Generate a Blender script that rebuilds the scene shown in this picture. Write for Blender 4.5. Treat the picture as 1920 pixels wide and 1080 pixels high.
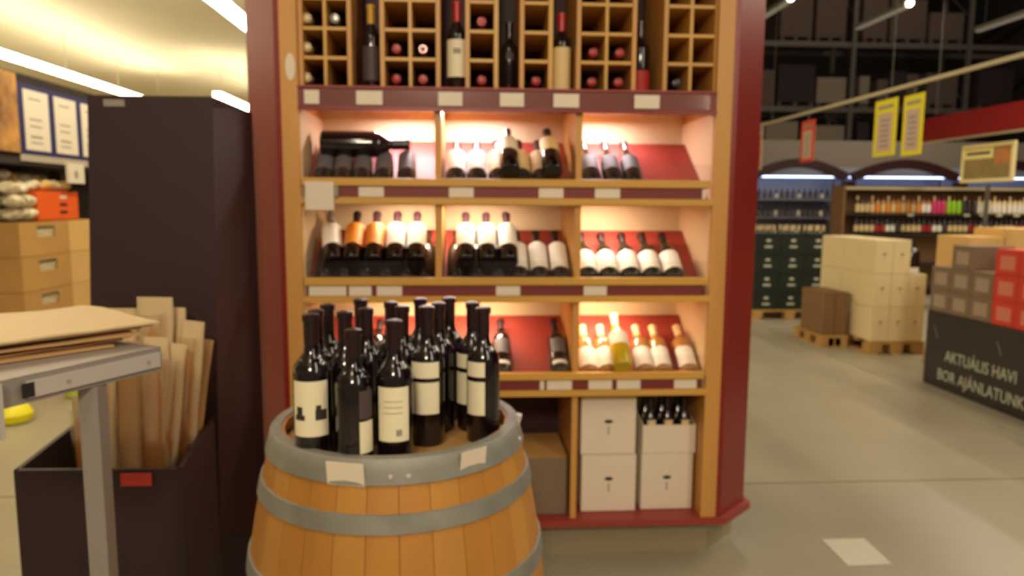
import bpy, bmesh, math, random
from mathutils import Vector, Matrix
random.seed(7)
PI = math.pi; R = math.radians
C = bpy.context.scene.collection
for o in list(bpy.data.objects): bpy.data.objects.remove(o)

# ---------------------------------------------------------------- camera
F = 1330.0; H = 1.45; YAW = R(3.5); PITCH = R(6.73); ROLL = .006
fw = Vector((math.sin(YAW)*math.cos(PITCH), math.cos(YAW)*math.cos(PITCH), -math.sin(PITCH)))
r0 = Vector((math.cos(YAW), -math.sin(YAW), 0)); u0 = r0.cross(fw)
rt = r0*math.cos(ROLL)+u0*math.sin(ROLL); up = u0*math.cos(ROLL)-r0*math.sin(ROLL)
cd = bpy.data.cameras.new('camera'); cam = bpy.data.objects.new('camera', cd); C.objects.link(cam)
cd.sensor_width = 36; cd.lens = 36*F/1920; cd.clip_start = .05; cd.clip_end = 100
M = Matrix((rt, up, -fw)).transposed().to_4x4(); M.translation = Vector((0, 0, H)); cam.matrix_world = M
cd.dof.use_dof = True; cd.dof.focus_distance = .5; cd.dof.aperture_fstop = 8.0      # the photograph is out of focus all over
bpy.context.scene.camera = cam

# ---------------------------------------------------------------- world, lights, exposure
def lin(c):
    return tuple((v/255/12.92 if v/255 <= .04045 else ((v/255+.055)/1.055)**2.4) for v in c)
w = bpy.data.worlds.new('world'); bpy.context.scene.world = w; w.use_nodes = True
w.node_tree.nodes['Background'].inputs[0].default_value = (1, .78, .5, 1)
w.node_tree.nodes['Background'].inputs[1].default_value = .25
vs = bpy.context.scene.view_settings
vs.view_transform = 'Standard'; vs.look = 'None'; vs.gamma = 1; vs.use_curve_mapping = False; vs.exposure = -0.3

def area(name, loc, sx, sy, power, col, target=None):
    l = bpy.data.lights.new(name, 'AREA'); l.shape = 'RECTANGLE'; l.size = sx; l.size_y = sy
    l.energy = power; l.color = col
    o = bpy.data.objects.new(name, l); C.objects.link(o); o.location = loc
    if target is not None:
        o.rotation_euler = (Vector(target)-Vector(loc)).to_track_quat('-Z', 'Y').to_euler()
    return o
WARM = (1, .84, .62)
area('overhead_light', (-.5, .2, 3.55), .15, 1.2, 26, WARM)           # unseen tube row continued over the near aisle, above the camera
area('overhead_light', (-.3, -2.6, 3.3), .55, .55, 115, WARM, (0, 3, .6))  # unseen front fill behind the camera, sized for barrel brightness and bottle glints
area('overhead_light', (2.6, -1.5, 3.6), .3, 3, 70, (1, .86, .66), (1.2, 3, .4))  # unseen fill added to brighten the white cartons from the front
area('overhead_light', (4.4, 2.6, 4.6), .2, 5, 120, (1, .86, .64))  # unseen hall light, set to the right so carton sides stay dark
area('overhead_light', (3.0, 7.4, 4.6), .2, 3, 60, (1, .86, .64))  # unseen fill added to brighten the faces of the yellow signs
area('overhead_light', (6.4, 5.4, 4.6), .2, 5, 240, (1, .86, .64))  # unseen hall light, shifted right of the carton stacks to shade their sides
area('overhead_light', (8.2, 9.0, 4.8), .2, 6, 200, (1, .84, .62))  # unseen overhead light put in for the hall's ambient level
area('overhead_light', (-3.6, 3.2, 3.5), .2, 3.5, 90, (1, .82, .52))
area('overhead_light', (9, 11.5, 8.6), 6,   .3, 170, (1, .82, .66), (9.5, 17.5, 4.2))  # unseen fill added and aimed at the pallet racks to lift them
for zz, colr, pw in ((1.825, (1, .88, .92), 4.2), (1.44, (1, .80, .60), 3.2), (1.065, (1, .76, .50), 3.2)):
    for x0, x1, cx in ((-.60, -.14, .12), (-.09, .38, -.115), (.45, .90, -.13)):
        area('shelf_lamp', ((x0+x1)/2+cx, 3.0 if zz > 1.6 else 2.93, zz), .24, .02, pw, colr, ((x0+x1)/2+cx, 2.97, zz-.30))

# ---------------------------------------------------------------- materials
def mat(name, col, rough=.5, metal=0.0, var=0.0, scale=8, stretch=(1, 1, 1), bump=0.0, emit=None, es=1.0, coat=0.0, spec=.5, col2=None):
    m = bpy.data.materials.new(name); m.use_nodes = True; nt = m.node_tree; b = nt.nodes['Principled BSDF']
    c = lin(col)
    b.inputs['Base Color'].default_value = (*c, 1); b.inputs['Roughness'].default_value = rough
    b.inputs['Metallic'].default_value = metal; b.inputs['Coat Weight'].default_value = coat
    b.inputs['Specular IOR Level'].default_value = spec
    if emit: b.inputs['Emission Color'].default_value = (*lin(emit), 1); b.inputs['Emission Strength'].default_value = es
    if var or bump:
        tc = nt.nodes.new('ShaderNodeTexCoord'); mp = nt.nodes.new('ShaderNodeMapping'); nz = nt.nodes.new('ShaderNodeTexNoise')
        mp.inputs['Scale'].default_value = stretch; nz.inputs['Scale'].default_value = scale; nz.inputs['Detail'].default_value = 4
        nt.links.new(tc.outputs['Object'], mp.inputs[0]); nt.links.new(mp.outputs[0], nz.inputs['Vector'])
        if var:
            rp = nt.nodes.new('ShaderNodeValToRGB'); rp.color_ramp.elements[0].position = .3; rp.color_ramp.elements[1].position = .7
            d = lin(col2) if col2 else tuple(v*(1-var) for v in c)
            rp.color_ramp.elements[0].color = (*d, 1); rp.color_ramp.elements[1].color = (*c, 1)
            nt.links.new(nz.outputs[0], rp.inputs[0]); nt.links.new(rp.outputs[0], b.inputs['Base Color'])
        if bump:
            bp = nt.nodes.new('ShaderNodeBump'); bp.inputs['Strength'].default_value = bump; bp.inputs['Distance'].default_value = .01
            nt.links.new(nz.outputs[0], bp.inputs['Height']); nt.links.new(bp.outputs[0], b.inputs['Normal'])
    return m
def clear(name, tint=(1, 1, 1), amount=.12, rough=.1):
    m = bpy.data.materials.new(name); m.use_nodes = True; nt = m.node_tree; nt.nodes.clear()
    o = nt.nodes.new('ShaderNodeOutputMaterial'); mx = nt.nodes.new('ShaderNodeMixShader')
    t = nt.nodes.new('ShaderNodeBsdfTransparent'); g = nt.nodes.new('ShaderNodeBsdfGlossy')
    t.inputs[0].default_value = (*tint, 1); g.inputs['Roughness'].default_value = rough; g.inputs['Color'].default_value = (.9, .85, .82, 1)
    mx.inputs[0].default_value = amount
    nt.links.new(t.outputs[0], mx.inputs[1]); nt.links.new(g.outputs[0], mx.inputs[2]); nt.links.new(mx.outputs[0], o.inputs[0])
    return m
MT = dict(
    floor=mat('floor_concrete', (158, 150, 128), .38, var=.10, scale=2.2, bump=.02),
    sub=mat('floor_joint_dark', (70, 64, 52), .8),
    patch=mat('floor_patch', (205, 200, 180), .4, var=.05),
    ceil=mat('ceiling_cream', (236, 226, 200), .9, var=.06, scale=1.2),
    dark=mat('hall_dark', (52, 42, 40), .9, var=.2, scale=1),
    wood=mat('beech_wood', (206, 150, 76), .45, var=.18, scale=9, stretch=(1, 1, .12), bump=.03),
    woodh=mat('beech_wood_rail', (208, 158, 70), .42, var=.16, scale=9, stretch=(.12, 1, 1), bump=.03),
    pale=mat('pale_laminate', (232, 206, 165), .5, var=.05, scale=6),
    red=mat('wine_red_lacquer', (128, 30, 22), .35, var=.10, scale=3),
    redd=mat('dark_red_panel', (120, 44, 40), .45, var=.12, scale=4),
    redb=mat('red_board', (150, 56, 46), .5, var=.10, scale=4),
    maroon=mat('maroon_interior', (62, 26, 28), .6),
    steel=mat('galvanised_steel', (146, 145, 136), .6, .4, var=.25, scale=14, bump=.05),
    oak=mat('barrel_oak', (182, 124, 50), .5, var=.22, scale=10, stretch=(1, 1, .08), bump=.04),
    oak2=mat('barrel_oak_light', (190, 134, 58), .5, var=.22, scale=10, stretch=(1, 1, .08), bump=.04),
    head=mat('barrel_head_oak', (176, 134, 78), .6, var=.25, scale=10, stretch=(.1, 1, 1), bump=.04),
    glass=mat('dark_bottle_glass', (20, 10, 16), .12, spec=.6, coat=.3),
    glassg=mat('green_bottle_glass', (24, 28, 22), .14, spec=.6, coat=.3),
    glassy=mat('yellow_wine_glass', (196, 168, 30), .12, spec=.6, coat=.4),
    glassc=mat('pale_rose_glass', (170, 120, 66), .12, spec=.6, coat=.4),
    cap=mat('dark_capsule', (34, 14, 18), .28, spec=.6), capr=mat('red_capsule', (176, 30, 30), .35), capy=mat('yellow_capsule', (205, 160, 40), .35),
    capc=mat('cream_capsule', (222, 200, 150), .35), capg=mat('grey_capsule', (190, 190, 190), .3, .5),
    lab=mat('cream_label', (232, 222, 190), .6, var=.04, scale=30), labw=mat('white_label', (240, 236, 226), .6),
    labo=mat('orange_label', (226, 138, 44), .55), labt=mat('tan_label', (222, 196, 140), .6, var=.08, scale=40),
    labg=mat('grey_label', (96, 92, 96), .6), labr=mat('red_label', (168, 34, 30), .6), labd=mat('dark_label', (72, 60, 60), .6),
    print=mat('black_print', (44, 40, 36), .7), printg=mat('grey_print', (150, 142, 130), .7),
    tag=mat('price_tag_paper', (226, 212, 192), .55, var=.05, scale=60),
    acryl=clear('clear_acrylic', (.98, .96, .95), .04),
    film=clear('shiny_film', (1, .93, .82), .30, .28),
    whitec=mat('white_carton', (226, 212, 192), .65, var=.04, scale=5),
    creamc=mat('cream_carton', (226, 206, 160), .65, var=.06, scale=5),
    card=mat('brown_cardboard', (196, 150, 84), .75, var=.12, scale=6),
    cardl=mat('light_cardboard', (222, 180, 112), .75, var=.1, scale=6),
    cardd=mat('dark_cardboard', (130, 96, 62), .8, var=.15, scale=6),
    cardg=mat('grey_brown_carton', (128, 106, 86), .8, var=.12, scale=6),
    redc=mat('red_carton', (206, 50, 34), .6, var=.08, scale=6),
    orange=mat('orange_carton', (236, 96, 26), .55, var=.05, scale=6),
    tape=mat('brown_tape', (176, 128, 66), .35),
    stand=mat('brown_black_board', (46, 24, 28), .62, var=.10, scale=60, bump=.05),
    kraft=mat('kraft_paper', (182, 140, 92), .7, var=.12, scale=9, bump=.12),
    kraftw=mat('pale_paper', (205, 180, 138), .7, var=.08, scale=9, bump=.12),
    bread=mat('baked_crust', (212, 152, 84), .6, var=.35, scale=12, bump=.3),
    metal=mat('grey_painted_metal', (150, 142, 136), .4, .3), metall=mat('light_metal_strip', (190, 182, 176), .4, .2),
    black=mat('black_plastic', (30, 26, 28), .5), redt=mat('red_tag', (190, 56, 46), .5),
    blue=mat('dark_blue_board', (40, 40, 92), .5), white=mat('poster_white', (225, 214, 196), .6), grey=mat('shelf_edge_grey', (176, 166, 150), .5),
    pack=mat('pale_packet_film', (226, 214, 186), .3, var=.35, scale=30, col2=(176, 158, 110), bump=.6),
    yellow=mat('bright_yellow', (232, 222, 20), .45), ygreen=mat('yellow_green', (170, 190, 40), .5),
    crate=mat('green_black_crate', (22, 34, 28), .45, var=.25, scale=4), logo=mat('crate_logo_white', (190, 190, 170), .5),
    palw=mat('pallet_wood', (190, 146, 82), .75, var=.25, scale=8), wrap=mat('black_stretch_wrap', (34, 26, 30), .3, var=.2, scale=4, bump=.1),
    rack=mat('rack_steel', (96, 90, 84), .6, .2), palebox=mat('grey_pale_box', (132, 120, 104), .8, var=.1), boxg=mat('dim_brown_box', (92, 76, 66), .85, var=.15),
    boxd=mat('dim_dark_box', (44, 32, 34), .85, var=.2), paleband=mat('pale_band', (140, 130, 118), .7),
    arch=mat('dark_maroon_arch', (50, 16, 20), .5), coolin=mat('cooler_inside', (150, 158, 176), .5, .2),
    signy=mat('sign_yellow', (226, 210, 26), .5), signp=mat('sign_pinkish', (196, 168, 150), .6), signr=mat('sign_red', (214, 70, 44), .5),
    redf=mat('fascia_red', (150, 24, 24), .5), rail=mat('rail_pale', (190, 176, 140), .5), frame=mat('sign_frame_cream', (230, 216, 160), .5),
    signo=mat('sign_picture_tan', (150, 130, 84), .6, var=.3, scale=5), signb=mat('sign_picture_brown', (190, 130, 74), .6, var=.3, scale=9),
    pink=mat('pink_pack', (206, 60, 110), .4), lime=mat('lime_pack', (150, 200, 40), .4), dkred=mat('dark_red_pack', (90, 24, 30), .5),
    tube=mat('lamp_tube_white', (255, 255, 255), .5, emit=(255, 240, 205), es=32.0),
    tubed=mat('lamp_tube_far', (255, 255, 255), .5, emit=(255, 246, 225), es=12.0),
    cool=mat('cooler_lamp', (255, 255, 255), .5, emit=(200, 214, 255), es=7.0), houses=mat('lamp_housing', (150, 146, 134), .5, .2),
    photo=mat('poster_bread_picture', (206, 150, 80), .6, var=.5, scale=6, col2=(110, 76, 40)),
)

# ---------------------------------------------------------------- mesh helpers
class MB:
    def __init__(s): s.v = []; s.f = []; s.sm = False
    def quadbox(s, bot, top):                                    # two 4-point loops (counter-clockwise from above)
        n = len(s.v); s.v += [tuple(p) for p in bot]+[tuple(p) for p in top]
        s.f += [(n+3, n+2, n+1, n), (n+4, n+5, n+6, n+7)]+[(n+i, n+(i+1) % 4, n+4+(i+1) % 4, n+4+i) for i in range(4)]; return s
    def box(s, x0, x1, y0, y1, z0, z1):
        return s.quadbox([(x0, y0, z0), (x1, y0, z0), (x1, y1, z0), (x0, y1, z0)], [(x0, y0, z1), (x1, y0, z1), (x1, y1, z1), (x0, y1, z1)])
    def poly(s, pts, z0, z1):                                    # extruded outline
        n = len(s.v); k = len(pts); s.v += [(x, y, z0) for x, y in pts]+[(x, y, z1) for x, y in pts]
        s.f += [tuple(n+i for i in reversed(range(k))), tuple(n+k+i for i in range(k))]+[(n+i, n+(i+1) % k, n+k+(i+1) % k, n+k+i) for i in range(k)]; return s
    def bar(s, a, b, w, h=None):                                 # rectangular bar between two points
        h = h or w; a = Vector(a); b = Vector(b); d = (b-a).normalized()
        ref = Vector((0, 0, 1)) if abs(d.z) < .9 else Vector((0, 1, 0))
        x = d.cross(ref).normalized(); y = x.cross(d)
        q = [(-w/2, -h/2), (w/2, -h/2), (w/2, h/2), (-w/2, h/2)]
        return s.quadbox([a+x*i+y*j for i, j in q], [b+x*i+y*j for i, j in q])
    def lathe(s, prof, n=24, cx=0, cy=0, a0=0, a1=None, ring=False):
        base = len(s.v); full = a1 is None; a1 = a0+2*PI if full else a1; m = n if full else n+1
        for r, z in prof:
            for i in range(m):
                a = a0+(a1-a0)*i/n; s.v.append((cx+r*math.cos(a), cy+r*math.sin(a), z))
        for j in range(len(prof)-1):
            for i in range(n):
                p = base+j*m+i; q = base+j*m+(i+1) % m if full else p+1
                s.f.append((p, q, q+m, p+m))
        if ring:
            for i in range(n): p = base+i; q = base+(i+1) % m; L = (len(prof)-1)*m; s.f.append((p, p+L, q+L, q))
        elif full:
            if prof[0][0] > 0: s.f.append(tuple(base+i for i in reversed(range(n))))
            if prof[-1][0] > 0: s.f.append(tuple(base+(len(prof)-1)*m+i for i in range(n)))
        s.sm = True; return s
    def mesh(s, name, m):
        me = bpy.data.meshes.new(name); me.from_pydata(s.v, [], s.f); me.materials.append(m)
        bm = bmesh.new(); bm.from_mesh(me)
        if not s.sm or True: bmesh.ops.recalc_face_normals(bm, faces=bm.faces)
        bm.to_mesh(me); bm.free()
        if s.sm:
            for p in me.polygons: p.use_smooth = True
            me.set_sharp_from_angle(angle=R(40))
        return me
    def build(s, name, m, parent=None, loc=None, rot=None, bevel=0):
        return link(name, s.mesh(name, m), parent, loc, rot, bevel)
def link(name, me, parent=None, loc=None, rot=None, bevel=0):
    o = bpy.data.objects.new(name, me); C.objects.link(o)
    if parent: o.parent = parent
    if loc: o.location = loc
    if rot: o.rotation_euler = rot
    if bevel:
        b = o.modifiers.new('bevel', 'BEVEL'); b.width = bevel; b.segments = 2; b.limit_method = 'ANGLE'
    return o
def tag(o, label, cat, group=None, kind=None):
    o['label'] = label; o['category'] = cat
    if group: o['group'] = group
    if kind: o['kind'] = kind
    return o
def thing(name, label, cat, loc=(0, 0, 0), rot=(0, 0, 0), group=None):
    o = bpy.data.objects.new(name, None); C.objects.link(o); o.location = loc; o.rotation_euler = rot; o.empty_display_size = .05
    return tag(o, label, cat, group)
def struct(o): o['kind'] = 'structure'; return o
def ray(x, y, Y=None, X=None, Z=None):
    d = F*fw+(x-960)*rt-(y-540)*up
    k = X/d.x if X is not None else Y/d.y if Y is not None else (Z-H)/d.z
    return Vector((0, 0, H))+d*k
def textmesh(name, body, size, m, parent, loc, rot):
    c = bpy.data.curves.new(name, 'FONT'); c.body = body; c.size = size; c.extrude = .001; c.resolution_u = 3
    t = bpy.data.objects.new(name, c); C.objects.link(t)
    me = bpy.data.meshes.new_from_object(t.evaluated_get(bpy.context.evaluated_depsgraph_get())); bpy.data.objects.remove(t); bpy.data.curves.remove(c)
    me.materials.clear(); me.materials.append(m)
    return link(name, me, parent, loc, rot)

# ================================================================ THE SETTING
fl = struct(MB().box(-9, 15, -4, 24, -.1, -.006).build('floor', MT['sub']))
xs = [-9, -6.47, -1.47, 3.53, 8.53, 15]; ys = [-4, -1.5, 3.5, 8.5, 13.5, 18.5, 24]
for i in range(5):
    for j in range(6):
        MB().box(xs[i]+.006, xs[i+1]-.006, ys[j]+.006, ys[j+1]-.006, -.02, 0).build('floor_slab', MT['floor'], fl)
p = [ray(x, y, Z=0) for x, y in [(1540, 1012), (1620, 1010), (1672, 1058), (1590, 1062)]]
mk = MB().quadbox([(q.x, q.y, .0005) for q in reversed(p)], [(q.x, q.y, .0025) for q in reversed(p)]).build('pale_floor_patch', MT['patch'])  # thin pale sheet laid flat on the slab
tag(mk, 'pale rectangular patch flat on the grey floor in the aisle', 'floor sticker')
struct(MB().box(-9, .05, -4, 18, 3.9, 4.0).build('ceiling', MT['ceil']))
struct(MB().box(.05, 15, -4, 24, 9.0, 9.1).build('ceiling', MT['dark']))
struct(MB().box(-9.1, -9, -4, 18, 0, 4.0).build('wall_left', MT['ceil']))
struct(MB().box(-9, .05, 18, 18.1, 0, 4.0).build('wall_back', MT['ceil']))
struct(MB().box(.05, 15, 24, 24.1, 0, 9).build('wall_back', MT['dark']))
struct(MB().box(15, 15.1, -4, 24, 0, 9).build('wall_right', MT['dark']))
# upstand where the low ceiling ends against the tall hall
struct(MB().box(.05, .12, -4, 24, 3.9, 9).build('wall_upper', MT['dark']))

# ================================================================ lamp rows over the left part of the shop
def lamp_row(X, Y0, Y1, z, label):
    t = thing('overhead_light', label, 'ceiling lamp', (X, (Y0+Y1)/2, z)); L = (Y1-Y0)/2
    MB().box(-.02, .02, -L, L, .031, .05).build('lamp_housing', MT['houses'], t)
    MB().box(-.065, .065, -L, L, -.04, .03).build('lamp_tube', MT['tube'], t)
    k = int((Y1-Y0)/1.5)
    for i in range(k+1):
        y = -L+.2+i*(2*L-.4)/max(1, k)
        MB().bar((0, y, .051), (0, y, 3.9-z), .006).build('hanger_wire', MT['houses'], t)
lamp_row(-5.8, 4.5, 14.2, 3.28, 'long bright tube lamp row above the bread crates at far left')
lamp_row(-2.28, 2.9, 8.6, 3.28, 'bright tube lamp at top left, ending behind the red panel of the wine display')
lamp_row(-4.12, 12.2, 16.5, 3.22, 'far tube lamp seen just above the brown display stand')

# ================================================================ BOTTLES
def profile(kind, r, h):
    if kind == 'magnum':
        return [(r*.9, 0), (r, .006), (r, h*.58), (r*.9, h*.66), (r*.68, h*.72), (r*.42, h*.76), (r*.38, h*.80), (r*.36, h*.98), (r*.34, h)]
    if kind == 'claret':
        return [(r*.9, 0), (r, .006), (r, h*.60), (r*.93, h*.655), (r*.66, h*.70), (r*.42, h*.745), (r*.375, h*.80), (r*.365, h*.955), (r*.41, h*.957), (r*.41, h*.99), (r*.36, h)]
    return [(r*.9, 0), (r, .006), (r, h*.48), (r*.92, h*.56), (r*.70, h*.66), (r*.48, h*.74), (r*.39, h*.80), (r*.36, h*.955), (r*.41, h*.957), (r*.41, h*.99), (r*.36, h)]
cache = {}
def shared(key, fn):
    if key not in cache: cache[key] = fn()
    return cache[key]
def bottle(label, loc, kind='claret', r=.0375, h=.30, glass='glass', cap='cap', lab='lab', lz=(.14, .48), la=62, rot=0, mtx=None, group=None, band=None, prints=(), lo=0, seg=20, capz=.80):
    t = bpy.data.objects.new('wine_bottle', None); C.objects.link(t); t.empty_display_size = .04
    if mtx is not None: t.matrix_world = Matrix.Translation(loc) @ mtx
    else: t.matrix_world = Matrix.Translation(loc) @ Matrix.Rotation(rot, 4, 'Z')
    tag(t, label, 'bottle', group)
    pr = profile(kind, r, h)
    link('bottle_glass', shared(('g', kind, r, h, glass, seg), lambda: MB().lathe(pr, seg).mesh('bottle_glass', MT[glass])), t)
    if cap:
        rr = r*.40
        link('capsule', shared(('c', r, h, cap, seg, capz), lambda: MB().lathe([(rr, h*capz), (rr, h*.95), (r*.46, h*.953), (r*.46, h*.995), (r*.2, h*1.004)], seg//2+4).mesh('capsule', MT[cap])), t)
    def patch(z0, z1, a, c, rr, m, nm, par):
        key = (nm, kind, r, h, z0, z1, a, c, m, rr)
        return link(nm, shared(key, lambda: MB().lathe([(rr, z0*h), (rr, z1*h)], 12, a0=-PI/2+R(c-a), a1=-PI/2+R(c+a)).mesh(nm, MT[m])), par)
    if lab:
        lb = patch(lz[0], lz[1], la, lo, r+.0006, lab, 'label', t)
        for z0, z1, a, c, m in prints: patch(z0, z1, a, c, r+.0011, m, 'label_print', lb)
    if band: patch(band[0], band[1], la, lo, r+.0006, band[2] if len(band) > 2 else lab, 'neck_label', t)
    return t

# ================================================================ WINE DISPLAY UNIT
U = thing('wine_display', 'tall beech and dark red wine display with three lit tiers below a bottle rack', 'display shelf', (.16, 2.9, 0))
def ub(name, m, x0, x1, y0, y1, z0, z1, par=None, bevel=0):
    return MB().box(x0-.16, x1-.16, y0-2.9, y1-2.9, z0, z1).build(name, MT[m], par or U, bevel=bevel)
XL, XR, YF, YB, ZT = -.69, 1.006, 2.72, 3.14, 2.62
ox = lambda pts: [(x-.16, y-2.9) for x, y in pts]
MB().poly(ox([(XL-.02, 2.80), (1.0, 2.80), (1.17, 2.96), (1.17, 3.2), (-.86, 3.2), (-.86, 2.96)]), 0, .158).build('plinth', mat('plinth_grey', (150, 138, 110), .5), U)
MB().poly(ox([(-.735, 2.705), (1.047, 2.705), (1.205, 2.853), (1.205, 3.6), (-.87, 3.6), (-.87, 2.85)]), .158, .184).build('base_board', MT['redb'], U)
ub('post', 'wood', XL, -.627, YF, YB, .184, ZT); ub('post', 'wood', .944, XR, YF, YB, .184, ZT)
ub('back_panel', 'pale', -.627, .944, YB, YB+.02, .70, 1.87)
ub('back_panel', 'maroon', -.627, .944, YB, YB+.02, .184, .70)
ub('back_panel', 'maroon', -.627, .944, YB, YB+.02, 1.87, ZT)
MB().poly(ox([(XR, 2.72), (XR+.02, 2.72), (1.182, 2.872), (1.182, 3.58), (1.165, 3.58), (1.165, 2.887)]), .184, ZT).build('side_panel', MT['red'], U)
MB().poly(ox([(XL, 2.72), (-.832, 2.875), (-.832, 3.58), (-.849, 3.58), (-.849, 2.86), (XL-.02, 2.72)]), .184, ZT).build('side_panel', MT['red'], U)
ub('roof_board', 'red', -.845, 1.18, 2.90, 3.58, ZT-.02, ZT)
for x in (-.128, .409): ub('divider', 'wood', x, x+.024, 2.735, YB, .70, 1.87)
ub('divider', 'wood', .409, .433, 2.735, YB, .184, .70); ub('divider', 'wood', -.128, -.104, 2.735, YB, .184, .70)
ub('lining', 'pale', -.627, -.623, 2.74, YB, .70, 1.8); ub('lining', 'pale', .940, .944, 2.74, YB, .70, 1.8)
ub('top_shelf', 'red', -.627, .944, 2.735, YB, 1.862, 1.880)
tf = ub('price_rail', 'redd', -.627, .944, 2.715, 2.734, 1.793, 1.880)
ub('rail_edge', 'redb', -.627, .944, 2.708, 2.715, 1.872, 1.880, tf); ub('rail_edge', 'red', -.627, .944, 2.708, 2.715, 1.793, 1.806, tf)
ub('rail_cover', 'acryl', -.60, .915, 2.7095, 2.711, 1.812, 1.866, tf)
ub('tier_ceiling', 'pale', -.627, .944, 2.745, YB, 1.838, 1.850)
def tags(par, lst, y, z0, z1, yy):
    for xa, xb in lst:
        a = ray(xa, y, Y=YF).x; b = ray(xb, y, Y=YF).x
        ub('price_tag', 'tag', a, b, yy-.0015, yy, z0, z1, par)
tags(tf, [(572, 600), (669, 718), (822, 867), (937, 982), (1037, 1085), (1188, 1235)], 187, 1.812, 1.862, 2.7075)
TIER = [1.545, 1.17, .795]
BAYS = [(-.627, -.128), (-.104, .409), (.433, .944)]
sl = math.atan2(.166+.09, .35)
tagx = [[(673, 720), (842, 888), (1010, 1056), (1115, 1162), (1316, 1323)], [(580, 650), (655, 697), (707, 754), (930, 975), (1094, 1137)], [(1012, 1020), (1025, 1072), (1103, 1147), (1156, 1200), (1263, 1305)]]
for i, T in enumerate(TIER):
    ub('shelf_lip', 'woodh', -.622, .930, 2.705, 2.728, T-.03, T, bevel=.003)
    f = ub('price_rail', 'redd', -.610, .915, 2.716, 2.728, T-.072, T-.030)
    tags(f, tagx[i], (360, 545, 719)[i], T-.070, T-.033, 2.7145)
    ub('shelf_rail', 'woodh', -.627, .944, 2.712, 2.735, T-.097, T-.072)
    ub('tier_ceiling', 'pale', -.627, .944, 2.736, YB, T-.100, T-.094)
    for x0, x1 in BAYS:
        a = x0+.006; b = x1-.006
        MB().quadbox([(a-.16, 2.74-2.9, T-.092), (b-.16, 2.74-2.9, T-.092), (b-.16, 3.09-2.9, T+.160), (a-.16, 3.09-2.9, T+.160)],
                     [(a-.16, 2.74-2.9, T-.084), (b-.16, 2.74-2.9, T-.084), (b-.16, 3.09-2.9, T+.168), (a-.16, 3.09-2.9, T+.168)]).build('sloping_shelf', MT['redb'], U)
        ub('acrylic_guard', 'acryl', a, b, 2.7295, 2.7315, T-.06, T+.062)
# one bigger notice on the first price rail
nt_ = ub('notice_card', 'tag', ray(572, 360, Y=2.70).x, ray(626, 360, Y=2.70).x, 2.698, 2.7, 1.425, 1.53)
ub('notice_print', 'printg', -.50, -.485, 2.6975, 2.698, 1.475, 1.515, nt_)
MB().lathe([(.0001, .002), (.5, .002), (.5, 0), (.0001, 0)], 20).build('round_badge', MT['tag'], U, (-.652-.16, 2.7185-2.9, 1.945), (R(90), 0, 0)).scale = (.036, .098, 1)

# lattice rack
def rack(x0, cols, pitch, zs, w=.012):
    for k in range(cols+1):
        x = x0+k*pitch; th = .016 if k in (0, cols) else .012
        ub('rack_upright', 'woodh' if k % 2 else 'wood', x-th/2, x+th/2, 2.745, 3.06, 1.880, 2.60)
    for z in zs:
        for k in range(cols): ub('rack_rung', 'woodh', x0+k*pitch+.006, x0+(k+1)*pitch-.006, 2.745, 3.06, z-w/2, z+w/2)
    ub('rack_back', 'maroon', x0, x0+cols*pitch, 3.062, 3.07, 1.88, 2.60)
Z = [1.985, 2.090, 2.197, 2.304, 2.411, 2.518]
rack(-.618, 2, .0885, Z); rack(-.320, 2, .103, Z); rack(-.004, 1, .107, Z); rack(.200, 1, .108, Z); rack(.415, 2, .106, Z); rack(.748, 2, .098, Z)

def lying(label, x, y, cap, dx=0, Y=2.775):
    p = ray(x, y, Y=Y); lvl = [1.881]+[z+.0065 for z in Z]
    fl_ = max([l for l in lvl if l < p.z-.005] or [1.881])
    bottle(label, (p.x, Y+.30, fl_+.0375), mtx=Matrix.Rotation(R(90), 4, 'X'), cap=cap, lab=None, seg=16, group='bottles lying in the top rack')
names = 'bottle lying in top rack, '
for x, y, cap, l in [(575, 32, 'capc', 'cream cap in the leftmost column, third cell up'), (575, 82, 'capc', 'cream cap in the leftmost column, second cell up'), (575, 148, 'capc', 'cream cap in the leftmost column, bottom cell'),
                     (627, 32, 'capg', 'cream grey cap in the second column from left'), (743, 88, 'capr', 'red cap, upper left of four right of yellow-capped bottle'), (793, 88, 'capr', 'red cap, upper right of four near yellow-capped bottle'),
                     (743, 150, 'capr', 'red cap, lower left of four near yellow-capped bottle'), (793, 150, 'capr', 'red cap, lower right of four near yellow-capped bottle'),
                     (903, 35, 'capr', 'red cap, upper cell beside cream-labelled standing bottle'), (903, 152, 'capr', 'red cap, bottom cell beside cream-labelled standing bottle'),
                     (1005, 152, 'capr', 'red cap alone, left of tan-labelled bottle'), (1113, 88, 'capr', 'red cap, upper left of four beside tan-labelled bottle'), (1163, 88, 'capr', 'red cap, upper right of four beside tan-labelled bottle'),
                     (1110, 150, 'capr', 'red cap, lower left of four beside tan-labelled bottle'), (1160, 152, 'capr', 'red cap, lower right of four beside tan-labelled bottle'), (1270, 152, 'cap', 'dark cap at the bottom of the right-hand block')]:
    lying(names+l, x, y, cap)
b = ray(697, 120, Y=2.82); bottle('dark standing bottle with yellow capsule and dark label in the top rack', (b.x, 2.82, 1.881), h=.315, cap='capy', lab='labd', lz=(.10, .50), la=55, capz=.70, group='bottles standing in the top rack')
b = ray(857, 120, Y=2.80); bottle('standing bottle with red capsule and large cream label in the top rack', (b.x, 2.80, 1.881), r=.040, h=.328, cap='capr', lab='lab', lz=(.14, .56), la=66, capz=.70, prints=[(.40, .46, 20, 0, 'printg')], group='bottles standing in the top rack')
b = ray(955, 120, Y=2.86); bottle('dark standing bottle with small grey mark in the top rack, middle niche', (b.x, 2.86, 1.881), h=.27, lab='labd', lz=(.46, .56), la=24, group='bottles standing in the top rack')
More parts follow.
